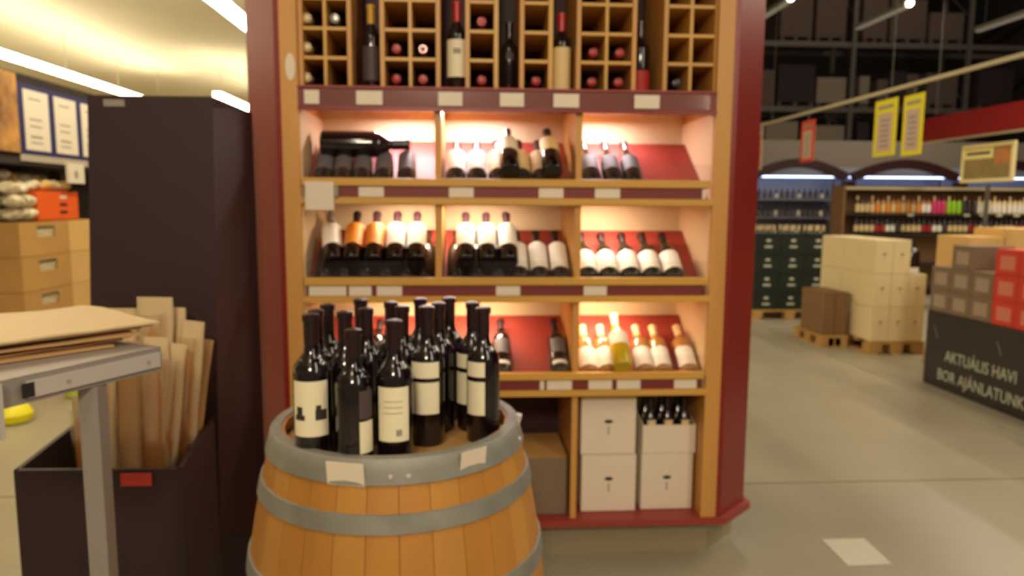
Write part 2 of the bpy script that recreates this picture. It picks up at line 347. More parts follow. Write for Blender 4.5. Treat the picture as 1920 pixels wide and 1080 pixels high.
b = ray(1052, 120, Y=2.82); bottle('standing bottle with tall tan label and red capsule in the top rack', (b.x, 2.82, 1.881), h=.30, cap='capr', lab='labt', lz=(.02, .56), la=66, capz=.74, group='bottles standing in the top rack')
b = ray(1200, 120, Y=2.84); bottle('standing bottle with low red label in the rightmost niche of the top rack', (b.x, 2.84, 1.881), h=.28, lab='labr', lz=(.0, .32), la=70, group='bottles standing in the top rack')

# bottles on the sloping tiers
TH = R(53.1)
def lean(label, x, T, y, layer=0, tilt=0, ds=0, group='bottles on the sloping tiers', **k):
    """x,y: pixel of the body's middle, used for the sideways position only"""
    X = ray(x, y, Y=2.84).x
    base = Vector((X, 2.764, T-.022)) if layer == 0 else Vector((X, 2.762, T+.060))
    base += Vector((0, .8, .6))*ds
    X_shift = math.sin(R(tilt))*.12; base.x += X_shift
    m = Matrix.Rotation(-TH, 4, 'X') @ Matrix.Rotation(R(-tilt), 4, 'Y')
    r = k.get('r', .0385); k['r'] = r
    base += Vector((0, -.6, .8))*(r-.037)
    return bottle(label, base, mtx=m, group=group, **k)
T1, T2, T3 = TIER
o5 = ['first', 'second', 'third', 'fourth', 'fifth', 'sixth']
for n, x in enumerate((608, 643, 680, 720, 762)):
    lean(f'grey-labelled bottle under the big lying bottle, top tier, {o5[n]} from left', x, T1, 305, tilt=3, lab='labg', lz=(.2, .6), la=60, kind='burgundy', r=.0365)
p = ray(655, 268, Y=2.86)
bottle('big black bottle lying across the others in the top left tier', (ray(600, 268, Y=2.85).x, 2.885, 1.682), kind='magnum', r=.052, h=.345, mtx=Matrix.Rotation(R(90), 4, 'Y'), lab=None, group='bottles on the sloping tiers')
for n, x in enumerate((855, 894)): lean(f'bottle with white label in the top tier, middle bay, {o5[n]} from left', x, T1, 305, lab='labw', lz=(.22, .66), la=75, h=.285)
for n, x in enumerate((934, 976, 1014)): lean(f'cream-labelled bottle below the stacked pair, top tier, {("left", "centre", "right")[n]} of three', x, T1, 305, lab='labt', lz=(.2, .64), la=75, kind='burgundy')
lean('cream-labelled bottle stacked on top in the top tier, left of the pair', 953, T1, 270, layer=1, lab='lab', lz=(.38, .68), la=75, kind='burgundy', ds=-.058, h=.29)
lean('tan-labelled bottle stacked on top in the top tier, right of the pair', 1030, T1, 270, layer=1, lab='labt', lz=(.38, .68), la=75, kind='burgundy', ds=-.058, h=.29)
for n, x in enumerate((1106, 1146, 1184)): lean(f'dark bottle with grey label in the right bay of the top tier, {o5[n]} from left', x, T1, 305, lab='labg', lz=(.25, .55), la=60, kind='burgundy')
# second tier
for n, x in enumerate((612, 648, 686, 724, 762, 799)): lean(f'dark bottle in the lower layer of the second tier, left bay, {o5[n]} from left', x, T2, 495, lab=None)
for n, (x, l, nm) in enumerate(((622, 'labw', 'white'), (663, 'labo', 'orange'), (702, 'labo', 'orange'), (742, 'labw', 'white'), (781, 'labw', 'white'))):
    lean(f'bottle with {nm} label on top in the second tier, left bay, {o5[n]} from left', x, T2, 450, layer=1, lab=l, lz=(.24, .66), la=75, tilt=10 if n == 0 else 2, ds=-.008, cap='capg' if n == 0 else 'cap')
for n, x in enumerate((856, 893, 931)): lean(f'dark bottle in the lower layer of the second tier, middle bay, {o5[n]} from left', x, T2, 495, lab=None)
for n, x in enumerate((873, 913, 952)): lean(f'bottle with white label on top in the second tier, middle bay, {o5[n]} from left', x, T2, 450, layer=1, lab='labw', lz=(.24, .66), la=75, ds=-.01)
for n, x in enumerate((972, 1010, 1048)): lean(f'bottle with grey-white label at right of the middle bay, second tier, {o5[n]} of three', x, T2, 490, lab='labw', lz=(.16, .66), la=70)
for n, x in enumerate((1098, 1137, 1177, 1217, 1257)): lean(f'bottle with wide white label in the right bay of the second tier, {o5[n]} from left', x, T2, 490, tilt=0, h=.285, lab='labw', lz=(.14, .50), la=84, kind='burgundy', r=.041, glass='glassg')
# third tier
for n, x in enumerate((705, 745, 785)): lean(f'dark bottle behind the barrel bottles, third tier, {o5[n]} from left', x, T3, 650, lab='labd')
lean('dark bottle alone at left of the middle bay in the third tier', 941, T3, 650, tilt=0, lab='labw', lz=(.10, .16), la=50, band=(.30, .56, 'labg'))
lean('dark bottle alone at right of the middle bay in the third tier', 1047, T3, 650, tilt=0, lab='labw', lz=(.10, .16), la=50, band=(.30, .56, 'labg'))
for n, x in enumerate((1100, 1134, 1203, 1236, 1283)): lean(f'white wine bottle with cream capsule, third tier, right bay, {o5[n]} from left', x, T3, 665, tilt=0, h=.26, glass='glassc', cap='capc', lab='labw', lz=(.08, .45), la=78, capz=.72)
lean('golden bottle with white label lying on top of the white wines, third tier', 1157, T3, 640, layer=1, tilt=-1, ds=-.07, h=.285, glass='glassy', cap='capc', lab='labw', lz=(.36, .58), la=75, kind='burgundy', capz=.72)

# white cases in the bottom bay
def case(label, x0, x1, y0, y1, z0, z1, m='whitec', logo=True, name='wine_carton', cat='box', group=None, opened=None):
    t = thing(name, label, cat, ((x0+x1)/2, (y0+y1)/2, z0), group=group); a = (x1-x0)/2; b = (y1-y0)/2; h = z1-z0
    if opened is None:
        MB().box(-a, a, -b, b, 0, h).build('carton_body', MT[m], t, bevel=.004)
        MB().box(-a+.006, -.001, -b+.006, b-.006, h, h+.002).build('lid_flap', MT[m], t); MB().box(.001, a-.006, -b+.006, b-.006, h, h+.002).build('lid_flap', MT[m], t)
    else:
        k = .004
        MB().box(-a, a, -b, b, 0, k).build('carton_bottom', MT[m], t)
        MB().box(-a, a, -b, -b+k, k, opened).build('carton_wall', MT[m], t); MB().box(-a, a, b-k, b, k, h).build('carton_wall', MT[m], t)
        for s in (-1, 1):
            MB().quadbox([(s*a-(k if s > 0 else 0), -b+k, k), (s*a+(0 if s > 0 else k), -b+k, k), (s*a+(0 if s > 0 else k), b-k, k), (s*a-(k if s > 0 else 0), b-k, k)],
                         [(s*a-(k if s > 0 else 0), -b+k, opened), (s*a+(0 if s > 0 else k), -b+k, opened), (s*a+(0 if s > 0 else k), b-k, h), (s*a-(k if s > 0 else 0), b-k, h)]).build('carton_wall', MT[m], t)
    if logo:
        zc = h*.58 if opened is None else opened*.93
        lg = MB().lathe([(.0001, 0), (.018, .0001), (.018, .0008), (.0001, .001)], 16).build('logo', MT['print'], t, (0, -b-.0002, zc), (R(90), 0, 0)); lg.scale = (1, .45, 1)
        MB().box(-.003, .003, -b-.001, -b, zc-.055, zc-.02).build('logo_stem', MT['printg'], t)
    return t
case('white wine carton with small dark emblem, lower left in the bottom bay', .462, .690, 2.79, 3.06, .185, .428, group='white cartons in the bottom bay')
case('white wine carton with small dark emblem, upper left in the bottom bay', .456, .683, 2.785, 3.055, .431, .672, group='white cartons in the bottom bay')
case('white wine carton with small dark emblem, under the opened carton', .714, .932, 2.80, 3.07, .185, .425, group='white cartons in the bottom bay')
case('white opened wine carton with bottle necks showing, upper right in the bottom bay', .716, .938, 2.80, 3.07, .428, .60, opened=.120, logo=False, group='white cartons in the bottom bay')
for j in range(2):
    for i in range(3):
        bottle(f'dark bottle standing in the opened white carton, {("left", "middle", "right")[i]} of the {("front", "back")[j]} row', (.756+i*.0715, 2.845+.09*j, .4325), r=.034, h=.222, lab='labt', lz=(.50, .60), la=30, seg=16, group='bottles in the opened white carton', kind='burgundy')
cb = case('brown cardboard box beside the barrel in the bottom middle bay', .16, .40, 2.77, 3.08, .185, .425, m='cardg', logo=False, name='cardboard_box')
MB().box(-.118, .118, -.152, .152, .2425, .2445).build('lid_panel', MT['card'], cb)

# ================================================================ BARREL
BX, BY, BZ = -.168, 1.632, 0
def br(z):                                                       # barrel radius at height
    t = (z-.475)/.475; return .352-.073*abs(t)**1.7
B = thing('wine_barrel', 'oak wine barrel with galvanised hoops standing upright, bottles on its head', 'barrel', (BX, BY, 0))
zs = [0.0+.95*i/16 for i in range(17)]
n = 30
for k in range(n):
    a0 = 2*PI*k/n+.0018; a1 = 2*PI*(k+1)/n-.0018; am = (a0+a1)/2; m = MB()
    ns = len(zs)
    for z in zs:
        r = br(z)
        for rr, a in ((r-.001, a0), (r+.0008, am), (r-.001, a1), (r-.026, a1), (r-.026, a0)): m.v.append((rr*math.cos(a), rr*math.sin(a), z))
    for j in range(ns-1):
        for i in range(5):
            q = j*5+i; q2 = j*5+(i+1) % 5; m.f.append((q, q2, q2+5, q+5))
    m.f.append((4, 3, 2, 1, 0)); m.f.append(tuple((ns-1)*5+i for i in range(5)))
    m.sm = True
    m.build('stave', MT['oak2'] if k % 3 == 0 else MT['oak'], B)
def hoop(z0, z1):
    pr = [(br(z0)+.0008, z0), (br(z0)+.0035, z0), (br(z1)+.0035, z1), (br(z1)+.0008, z1)]
    pr = [(br(z0)-.001, z0), (br(z0)+.0045, z0+.001), (br((z0+z1)/2)+.0048, (z0+z1)/2), (br(z1)+.0045, z1-.001), (br(z1)-.001, z1)]
    return MB().lathe(pr, 72, ring=True).build('hoop', MT['steel'], B)
h1 = MB().lathe([(br(.90)-.001, .904), (br(.90)+.0045, .905), (br(.93)+.0048, .93), (br(.95)+.0045, .951), (br(.95)+.002, .9535), (br(.95)-.020, .9535), (br(.95)-.020, .9505)], 72, ring=True).build('top_hoop', MT['steel'], B)
hoop(.812, .850); hoop(.640, .680); hoop(.270, .310); hoop(.107, .15); hoop(.002, .05)
for a in (-1.52, -1.40, -.25):
    MB().lathe([(.0001, .006), (.005, .004), (.006, 0)], 10).build('rivet', MT['metall'], h1, ((br(.925)+.005)*math.cos(a), (br(.925)+.005)*math.sin(a), .92), (0, R(90), a))
for k in range(6):
    y0 = -.249+k*.083; y1 = y0+.0815; ym = max(abs(y0), abs(y1)); hw = math.sqrt(max(.001, (.2515)**2-ym**2)); hw2 = math.sqrt(max(.001, (.2515)**2-min(abs(y0), abs(y1))**2))
    lo, hi = (hw, hw2) if abs(y0) > abs(y1) else (hw2, hw)
    if k == 0: hi = lo = None
    pts = []
    steps = 6
    for s_ in range(steps+1):
        yy = y0+(y1-y0)*s_/steps; pts.append((math.sqrt(max(.0004, (.2515)**2-yy*yy)), yy))
    pts += [(-x, y) for x, y in reversed(pts)]
    MB().poly(pts, .895, .915).build('head_board', MT['head'], B)
clip = MB().box(-.006, .006, -.012, .012, 0, .03).build('hoop_clip', MT['metall'], B, (br(.95)*math.cos(R(-6)), br(.95)*math.sin(R(-6)), .935), (0, R(15), R(-6)))
def rimtag(px0, px1, zc):
    pm = ray((px0+px1)/2, 870, Y=BY-.29); a = math.atan2(pm.y-BY, pm.x-BX)
    wd = (ray(px1, 870, Y=pm.y).x-ray(px0, 870, Y=pm.y).x)
    rr = br(.925)+.009
    MB().quadbox([(-.0008, -wd/2, -.024), (.0008, -wd/2, -.024), (.0008, wd/2, -.024), (-.0008, wd/2, -.024)], [(-.0008, -wd/2, .024), (.0008, -wd/2, .024), (.0008, wd/2, .024), (-.0008, wd/2, .024)]).build('price_tag', MT['tag'], B, (rr*math.cos(a), rr*math.sin(a), zc), (0, R(6), a))
rimtag(607, 683, .926)
aa = math.atan2(1.395-BY, .012-BX)
MB().box(-.0008, .0008, -.032, .032, -.022, .022).build('price_tag', MT['tag'], B, ((br(.93)+.008)*math.cos(aa), (br(.93)+.008)*math.sin(aa), .932), (0, R(8), aa))

HZ = .916
def on_barrel(x, capy, Y, label, h=.305, r=.0375, **k):
    p = ray(x, capy, Y=Y)
    k.setdefault('seg', 28)
    bottle(label, (p.x, Y, HZ), r=r, h=h, group='dark wine bottles on the barrel head', **k)
on_barrel(582, 590, 1.455, 'front left dark bottle on the barrel, cream label with two dark figures', lab='lab', lz=(.20, .57), la=58, rot=.05, r=.0385, h=.31, prints=[(.31, .40, 10, -32, 'print'), (.31, .345, 17, -32, 'print'), (.31, .38, 18, 34, 'print'), (.345, .41, 8, 26, 'print')])
on_barrel(661, 605, 1.415, 'front dark bottle on the barrel, cream label showing only at its right edge', lab='lab', lz=(.13, .36), la=26, rot=R(50), band=(.38, .58, 'labd'), h=.285)
on_barrel(738, 590, 1.435, 'front dark bottle on the barrel with tall cream label and small seal', lab='lab', lz=(.185, .56), la=52, rot=0, h=.30, prints=[(.225, .27, 9, 18, 'printg'), (.46, .465, 30, 0, 'printg'), (.42, .425, 30, 0, 'printg'), (.38, .385, 30, 0, 'printg')])
on_barrel(800, 572, 1.56, 'dark bottle on the barrel with a two-part cream label, in the middle', lab='lab', lz=(.24, .47), la=50, rot=-.1, band=(.50, .615), h=.31, r=.0385)
on_barrel(906, 585, 1.575, 'rightmost front dark bottle on the barrel with two-part white label turned left', lab='lab', lz=(.215, .465), la=36, rot=-.55, band=(.50, .61), h=.305)
on_barrel(886, 572, 1.66, 'dark bottle on the barrel half hidden behind the rightmost front bottle', lab='lab', lz=(.215, .465), la=36, rot=-.75, band=(.50, .61), h=.305)
for x, Yb, l in ((592, 1.545, 'behind the left front bottle'), (614, 1.63, 'at the back left, second from left'), (646, 1.52, 'in the second row between the left front pair'), (676, 1.72, 'at the far back left'),
                 (686, 1.57, 'third row, left of the tall-label bottle'), (733, 1.67, 'at the back behind the tall-label bottle'), (754, 1.60, 'right behind the tall-label bottle'), (788, 1.73, 'at the far back centre'),
                 (822, 1.655, 'behind the two-part label bottle, to its right'), (842, 1.75, 'at the far back right of centre')):
    on_barrel(x, 575, Yb, 'dark wine bottle on the barrel, '+l, lab='labd', lz=(.14, .5), la=50, rot=2.2, seg=24)

# ================================================================ BROWN DISPLAY STAND (column and open bin)
S = thing('cardboard_stand', 'tall brown-black cardboard display stand with an open bin in front holding bread bags', 'display stand', (-1.0, 2.2, 0))
def sb(name, bot, top, m='stand'):
    q = lambda P_: [(x+1.0, y-2.2, z) for x, y, z in P_]
    return MB().quadbox(q(bot), q(top)).build(name, MT[m], S)
sb('column', [(-1.27, 2.34, 0), (-.85, 2.34, 0), (-.80, 2.74, 0), (-1.2, 2.74, 0)], [(-1.165, 2.30, 1.775), (-.79, 2.30, 1.775), (-.79, 2.70, 1.775), (-1.165, 2.70, 1.775)])
sb('shop_tag', [(-1.118, 2.2995, 1.742), (-1.056, 2.2995, 1.742), (-1.056, 2.301, 1.742), (-1.118, 2.301, 1.742)], [(-1.118, 2.297, 1.762), (-1.056, 2.297, 1.762), (-1.056, 2.30, 1.762), (-1.118, 2.30, 1.762)], 'printg')
A, Bp, Cc, Dd = (-1.192, 1.865), (-.758, 1.853), (-.835, 2.32), (-1.262, 2.32)
def wall(p, q, th, z0, z1, name='bin_panel'):
    p = Vector(p); q = Vector(q); nn = Vector((-(q-p).y, (q-p).x)).normalized()*th
    sb(name, [(*p, z0), (*q, z0), (*(q+nn), z0), (*(p+nn), z0)], [(*p, z1), (*q, z1), (*(q+nn), z1), (*(p+nn), z1)])
wall(A, Bp, .012, .0, .75); wall(Bp, Cc, .012, 0, .75); wall(Dd, A, .012, 0, .75)
sb('bin_floor', [(-1.18, 1.88, .28), (-.775, 1.88, .28), (-.85, 2.31, .28), (-1.25, 2.31, .28)], [(-1.18, 1.88, .29), (-.775, 1.88, .29), (-.85, 2.31, .29), (-1.25, 2.31, .29)])
q0 = ray(226, 880, Y=1.852).x; q1 = ray(284, 880, Y=1.852).x
sb('red_tag', [(q0, 1.848, .708), (q1, 1.848, .708), (q1, 1.852, .708), (q0, 1.852, .708)], [(q0, 1.848, .742), (q1, 1.848, .742), (q1, 1.852, .742), (q0, 1.852, .742)], 'redt')

# bread in paper bags standing in the bin
def bread_bag(label, x, ytop, Y, wpx, yaw=0, tilt=0, film=True, m='kraftw'):
    p = ray(x, ytop, Y=Y); hw = wpx/2/F*Y; h = p.z-.295; p.x -= math.sin(R(tilt))*h
    t = thing('bread_bag', label, 'bread bag', (p.x, Y, .295), (0, R(tilt), R(yaw)), group='bread bags standing in the brown bin')
    mm = MB(); L = 12; ring = 12
    for j in range(L+1):
        f_ = j/L; z = h*f_; wv = 1+.06*math.sin(j*1.7+x)
        tk = .032*math.sin(PI*min(1, .15+f_*.85))**.6+.0025 if f_ < 1 else .0025
        for i in range(ring):
            a = 2*PI*i/ring; mm.v.append((hw*wv*(1 if f_ > .05 else .8)*math.copysign(abs(math.cos(a))**.7, math.cos(a)), tk*math.sin(a)*(1+.1*math.sin(3*a+j)), z))
    for j in range(L):
        for i in range(ring): q = j*ring+i; r_ = j*ring+(i+1) % ring; mm.f.append((q, r_, r_+ring, q+ring))
    mm.f.append(tuple(reversed(range(ring)))); mm.f.append(tuple(L*ring+i for i in range(ring))); mm.sm = True
    mm.build('paper_sleeve', MT[m], t)
    if film:
        lo = MB(); prof = [(.004, h*.10), (hw*.6, h*.14), (hw*.80, h*.4), (hw*.82, h*.65), (hw*.66, h*.82), (.004, h*.90)]
        lo.lathe(prof, 12); o = lo.build('baguette', MT['bread'], t, (0, -.024, 0)); o.scale = (1, .6, 1)
        fm = MB(); fm.lathe([(hw*.80, h*.08), (hw*.95, h*.25), (hw*.88, h*.42), (hw*.97, h*.58), (hw*.88, h*.75), (hw*.92, h*.95)], 12, a0=PI+.2, a1=2*PI-.2)
        f2 = fm.build('film_window', MT['film'], t, (0, -.026, 0)); f2.scale = (1, .75, 1)
    return t
bread_bag('pale bag at the back left of the bin', 222, 578, 2.26, 36, film=False)
bread_bag('pale bag at the back of the bin, second from left', 244, 578, 2.20, 26, film=False)
bread_bag('tallest pale bread bag, its top edge notched dark, in the bin', 290, 557, 2.17, 62, m='kraftw', tilt=1)
bread_bag('narrow bag right of the tallest bread bag', 335, 576, 2.22, 26, film=False, tilt=3)
bread_bag('bread bag with rounded glossy top in the right half of the bin', 362, 598, 2.13, 44, tilt=7)
bread_bag('low bag at the right edge of the bin', 390, 630, 2.21, 20, film=False, tilt=10, m='kraft')
bread_bag('brown paper bag in the middle front of the bin', 240, 640, 2.02, 50, film=False, m='kraft')
bread_bag('glossy bread bag at the front of the bin', 292, 632, 2.02, 48, tilt=2)
bread_bag('glossy bread bag at the front right of the bin', 332, 640, 2.04, 36, tilt=8)
bread_bag('bread bag at the front left of the bin behind the metal post', 196, 690, 2.0, 40, tilt=3)
bread_bag('leftmost leaning bread bag in the bin', 150, 740, 2.03, 34, tilt=-4)

# ================================================================ METAL STAND WITH PAPER BAGS (foreground left)
G = thing('metal_bag_stand', 'grey metal stand with a flat tray on a square post, in the left foreground', 'stand', (-.682, 1.30, 0))
MB().bar((0, 0, .012), (0, 0, 1.121), .034, .034).build('post', MT['metal'], G)
MB().box(-.19, .19, -.15, .15, 0, .012).build('foot_plate', MT['metal'], G)
dv = Vector((.447, .894)); nv = Vector((-.894, .447)); O = Vector((-.682, 1.30))
def tl(u, v, z): p = dv*u+nv*v; return (p.x, p.y, z)
def tb(name, u0, u1, v0, v1, z0, z1, m, par=None):
    return MB().quadbox([tl(u0, v0, z0), tl(u1, v0, z0), tl(u1, v1, z0), tl(u0, v1, z0)], [tl(u0, v0, z1), tl(u1, v0, z1), tl(u1, v1, z1), tl(u0, v1, z1)]).build(name, MT[m], par or G)
tb('tray', -.17, .135, -.018, .30, 1.1215, 1.168, 'metal')
rl = tb('front_rail', -.128, .128, -.0235, -.0185, 1.130, 1.158, 'metall')
tb('rail_slot', -.138, -.118, -.025, -.0238, 1.132, 1.156, 'black', rl)
for u in (-.06, .10): tb('screw', u-.003, u+.003, -.0255, -.0238, 1.141, 1.147, 'printg', rl)
tb('end_plate', -.176, -.171, -.03, .30, 1.075, 1.165, 'metall')
# flat paper bags in a stack
tip = Vector((-.628, 1.475)); nr = tip+Vector((-.66, -.75)); dd = (nr-tip).normalized(); ln = Vector((-dd.y, dd.x))*-1
if ln.x > 0: ln = -ln
zt = 1.170
words = ['bottom', 'second from the bottom', 'third from the bottom', 'middle', 'third from the top', 'second from the top', 'top']
for k in range(7):
    t0 = tip+dd*(.05*(6-k)/3+random.uniform(-.012, .012))+ln*random.uniform(-.01, .03); yaw = random.uniform(-.05, .05)
    d2 = Vector((dd.x*math.cos(yaw)-dd.y*math.sin(yaw), dd.x*math.sin(yaw)+dd.y*math.cos(yaw))); l2 = Vector((-d2.y, d2.x))
    if l2.x > 0: l2 = -l2
    mm = MB(); nu, nv_ = 10, 6; base = []
    for side in (0, 1):
        for i in range(nu+1):
            for j in range(nv_+1):
                P_ = t0+d2*(.43*i/nu)+l2*(.34*j/nv_)
                sag = .0022*math.sin(i*1.1+k)*math.sin(j*.9+k*2)+(.006 if k > 3 else 0)*math.exp(-((j-4)/2)**2)*(k-3)*.5
                mm.v.append((P_.x-t0.x, P_.y-t0.y, .0042*side+abs(sag)))
    N = (nu+1)*(nv_+1)
    for i in range(nu):
        for j in range(nv_):
            q = i*(nv_+1)+j; mm.f.append((q, q+1, q+nv_+2, q+nv_+1)); mm.f.append((N+q, N+q+nv_+1, N+q+nv_+2, N+q+1))
    edge = [i*(nv_+1) for i in range(nu+1)]+[nu*(nv_+1)+j for j in range(1, nv_+1)]+[i*(nv_+1)+nv_ for i in range(nu-1, -1, -1)]+[j for j in range(nv_-1, 0, -1)]
    for a, b_ in zip(edge, edge[1:]+edge[:1]): mm.f.append((a, b_, N+b_, N+a))
    mm.sm = True
    o = mm.build('paper_bag', MT['kraftw'] if k > 4 else MT['kraft'], None, (t0.x, t0.y, zt+.0055*k))
    tag(o, f'flat kraft bag in the stack on the metal stand, {words[k]} of seven', 'paper bag', 'flat paper bags on the metal stand')

# ================================================================ LEFT BACKGROUND: bread aisle
GX = -3.25
gd = thing('bread_gondola', 'dark shelving behind the bread crates carrying the blue poster board', 'shelf', (GX-.45, 5.95, 0))
MB().box(-.05, .0, -1.6, 1.6, 0, 2.5).build('back_wall', MT['dark'], gd)
for z in (1.72,): MB().box(.0, .44, -1.6, 1.6, z, z+.05).build('shelf_board', MT['dark'], gd)
MB().box(.44, .45, -.50, .80, 1.745, 1.795).build('shelf_edge', MT['grey'], gd)
MB().box(.002, .06, .70, .76, .3, 1.71).build('upright', MT['rack'], gd)
bb = thing('poster_board', 'dark blue board with three white price posters above the bread crates', 'sign', (GX, 5.95, 1.80))
MB().box(-.02, 0, -.50, .72, 0.001, .51).build('board', MT['blue'], bb)
for y0 in (-.44, -.05, .34):
    ps = MB().box(.0005, .004, y0, y0+.31, .03, .47).build('poster', MT['white'], bb)
    for zz, wz in ((.40, .02), (.25, .02), (.20, .02), (.12, .03), (.08, .02)): MB().box(.0045, .005, y0+.06, y0+.21, zz, zz+wz*.6).build('poster_print', MT['printg'], ps)
pb = tag(MB().box(-.01, .01, -.42, .30, 0, .56).build('picture_panel', MT['photo'], None, (GX, 5.13, 1.802)), 'poster with a golden bread picture at the left edge of the photo', 'poster')
hb = tag(MB().box(-.01, .01, -.11, .13, 0, .16).build('hanging_tag', MT['white'], None, (GX+.02, 6.10, 1.60)), 'small white price card hanging below the blue poster board', 'price card')
MB().box(.0105, .011, -.02, .03, .04, .10).build('card_print', MT['printg'], hb); MB().bar((0, 0, .1605), (0, 0, .18), .006).build('card_clip', MT['grey'], hb)

def crate(label, x, y, z, w=.42, d=.60, h=.245, m='card', slot=True, group='cardboard bread crates'):
    t = thing('cardboard_crate', label, 'crate', (x, y, z), group=group); k = .008
    MB().box(-w/2, w/2, -d/2, d/2, 0, k).build('crate_bottom', MT[m], t)
    MB().box(-w/2, w/2, -d/2, -d/2+k, k, h).build('crate_side', MT[m], t); MB().box(-w/2, w/2, d/2-k, d/2, k, h).build('crate_side', MT[m], t)
    MB().box(-w/2, -w/2+k, -d/2+k, d/2-k, k, h).build('crate_side', MT[m], t)
    s = MB()
    if slot:
        a = w/2-k; b_ = w/2
        s.box(a, b_, -d/2+k, d/2-k, k, h*.55); s.box(a, b_, -d/2+k, d/2-k, h*.86, h)
        s.box(a, b_, -d/2+k, -.10, h*.55, h*.86); s.box(a, b_, .13, d/2-k, h*.55, h*.86)
    else: s.box(w/2-k, w/2, -d/2+k, d/2-k, k, h)
    s.build('crate_side', MT[m], t)
    MB().box(-w/2+.012, w/2-.014, -d/2+.012, d/2-.012, k, h*.8).build('crate_liner', MT['pack'], t)
    return t
lv = ['lowest', 'second from the floor', 'third from the floor', 'fourth from the floor', 'topmost']
for k in range(5):
    crate(f'cardboard crate with hand slot in the stack beside the brown stand, {lv[k]}', GX-.215, 5.68, .002+k*.26, d=.635, h=.256)
    crate(f'cardboard crate in the further stack behind the first, {lv[k]}', GX-.215, 6.32, .002+k*.26, d=.63, h=.256, m='cardl', slot=False)
zc = 1.305
oc = thing('orange_carton', 'orange carton with dark marks on the crates beside the brown stand', 'box', (GX-.2, 5.93, zc))
MB().box(-.17, .17, -.28, .29, 0, .225).build('carton_body', MT['orange'], oc, bevel=.004)
for z in (.05, .11, .17): MB().box(.1705, .172, .02, .12, z, z+.022).build('carton_print', MT['black' if z < .15 else 'white'], oc)
def blob(label, x, y, z, sx, sy, sz, m='pack'):
    mm = MB(); rows, cols = 8, 12; sd = random.random()*9
    for j in range(rows+1):
        ph = PI*j/rows
        for i in range(cols):
            a = 2*PI*i/cols; rr = 1+.22*math.sin(3*a+sd)*math.sin(2*ph)+.09*math.sin(5*a+sd*2+j)
            mm.v.append((sx*rr*math.sin(ph)*math.cos(a), sy*rr*math.sin(ph)*math.sin(a), sz-sz*math.cos(ph)))
    for j in range(rows):
        for i in range(cols): q = j*cols+i; r_ = j*cols+(i+1) % cols; mm.f.append((q, r_, r_+cols, q+cols))
    mm.sm = True
    return tag(mm.build('bread_packet', MT[m], None, (x, y, z), (random.uniform(-.12, .12), random.uniform(-.12, .12), random.uniform(0, 3))), label, 'bread packet', 'pale bread packets heaped on the crates')
row_ = ['nearest', 'middle', 'furthest']; col_ = ['front', 'middle', 'back']; lay_ = ['bottom', 'middle', 'top', 'uppermost']
for i in range(2):
    for j in range(3):
        for k in range(4 if j else 3):
            blob(f'pale crinkled bread packet heaped beside the orange carton, {row_[i]} end, {col_[j]} row, {lay_[k]} layer', GX-.07-j*.15+random.uniform(-.02, .02), 5.43+i*.13+random.uniform(-.015, .015)-k*.01, zc+.002+k*.095, .078, .07, .05)
for i in range(4):
    for j in range(2): blob(f'bread packet lying on top of the orange carton, {["first", "second", "third", "fourth"][i]} from its near end, {["front", "back"][j]} row', GX-.11-.16*j, 5.71+i*.135, zc+.227, .085, .062, .045+.03*j, 'cardl' if (i+j) % 2 else 'pack')

# yellow bag on the floor
yb = thing('yellow_bag', 'bright yellow bag lying on the floor behind the metal stand', 'bag', (-3.0, 4.75, 0))
mm = MB().lathe([(.05, 0), (.10, .01), (.11, .06), (.08, .11), (.03, .14), (.045, .16)], 14); mm.build('bag_body', MT['yellow'], yb)
MB().bar((0, 0, .155), (.03, .02, .20), .012).build('bag_tie', MT['ygreen'], yb)
yb2 = thing('green_bag', 'yellow-green packet standing on the floor near the yellow bag', 'bag', (-2.95, 5.35, 0))
MB().lathe([(.04, 0), (.05, .01), (.045, .12), (.02, .19), (.03, .22)], 12).build('bag_body', MT['ygreen'], yb2); MB().bar((0, 0, .215), (.0, .01, .24), .01).build('bag_tie', MT['yellow'], yb2)

# ================================================================ RIGHT BACKGROUND
def pallet(label, x0, x1, y0, y1, group='wooden pallets'):
    t = thing('wooden_pallet', label, 'pallet', ((x0+x1)/2, (y0+y1)/2, 0), group=group); a = (x1-x0)/2; b_ = (y1-y0)/2
    for x in (-a+.05, 0, a-.05): MB().box(x-.05, x+.05, -b_, b_, 0, .02).build('bottom_board', MT['palw'], t)
    for x in (-a+.07, 0, a-.07):
        for y in (-b_+.07, 0, b_-.07): MB().box(x-.065, x+.065, y-.065, y+.065, .02, .10).build('block', MT['palw'], t)
    nb = 6
    for i in range(nb):
        y = -b_+.05+i*(2*b_-.1)/(nb-1); MB().box(-a, a, y-.045, y+.045, .101, .125).build('deck_board', MT['palw'], t)
    return t
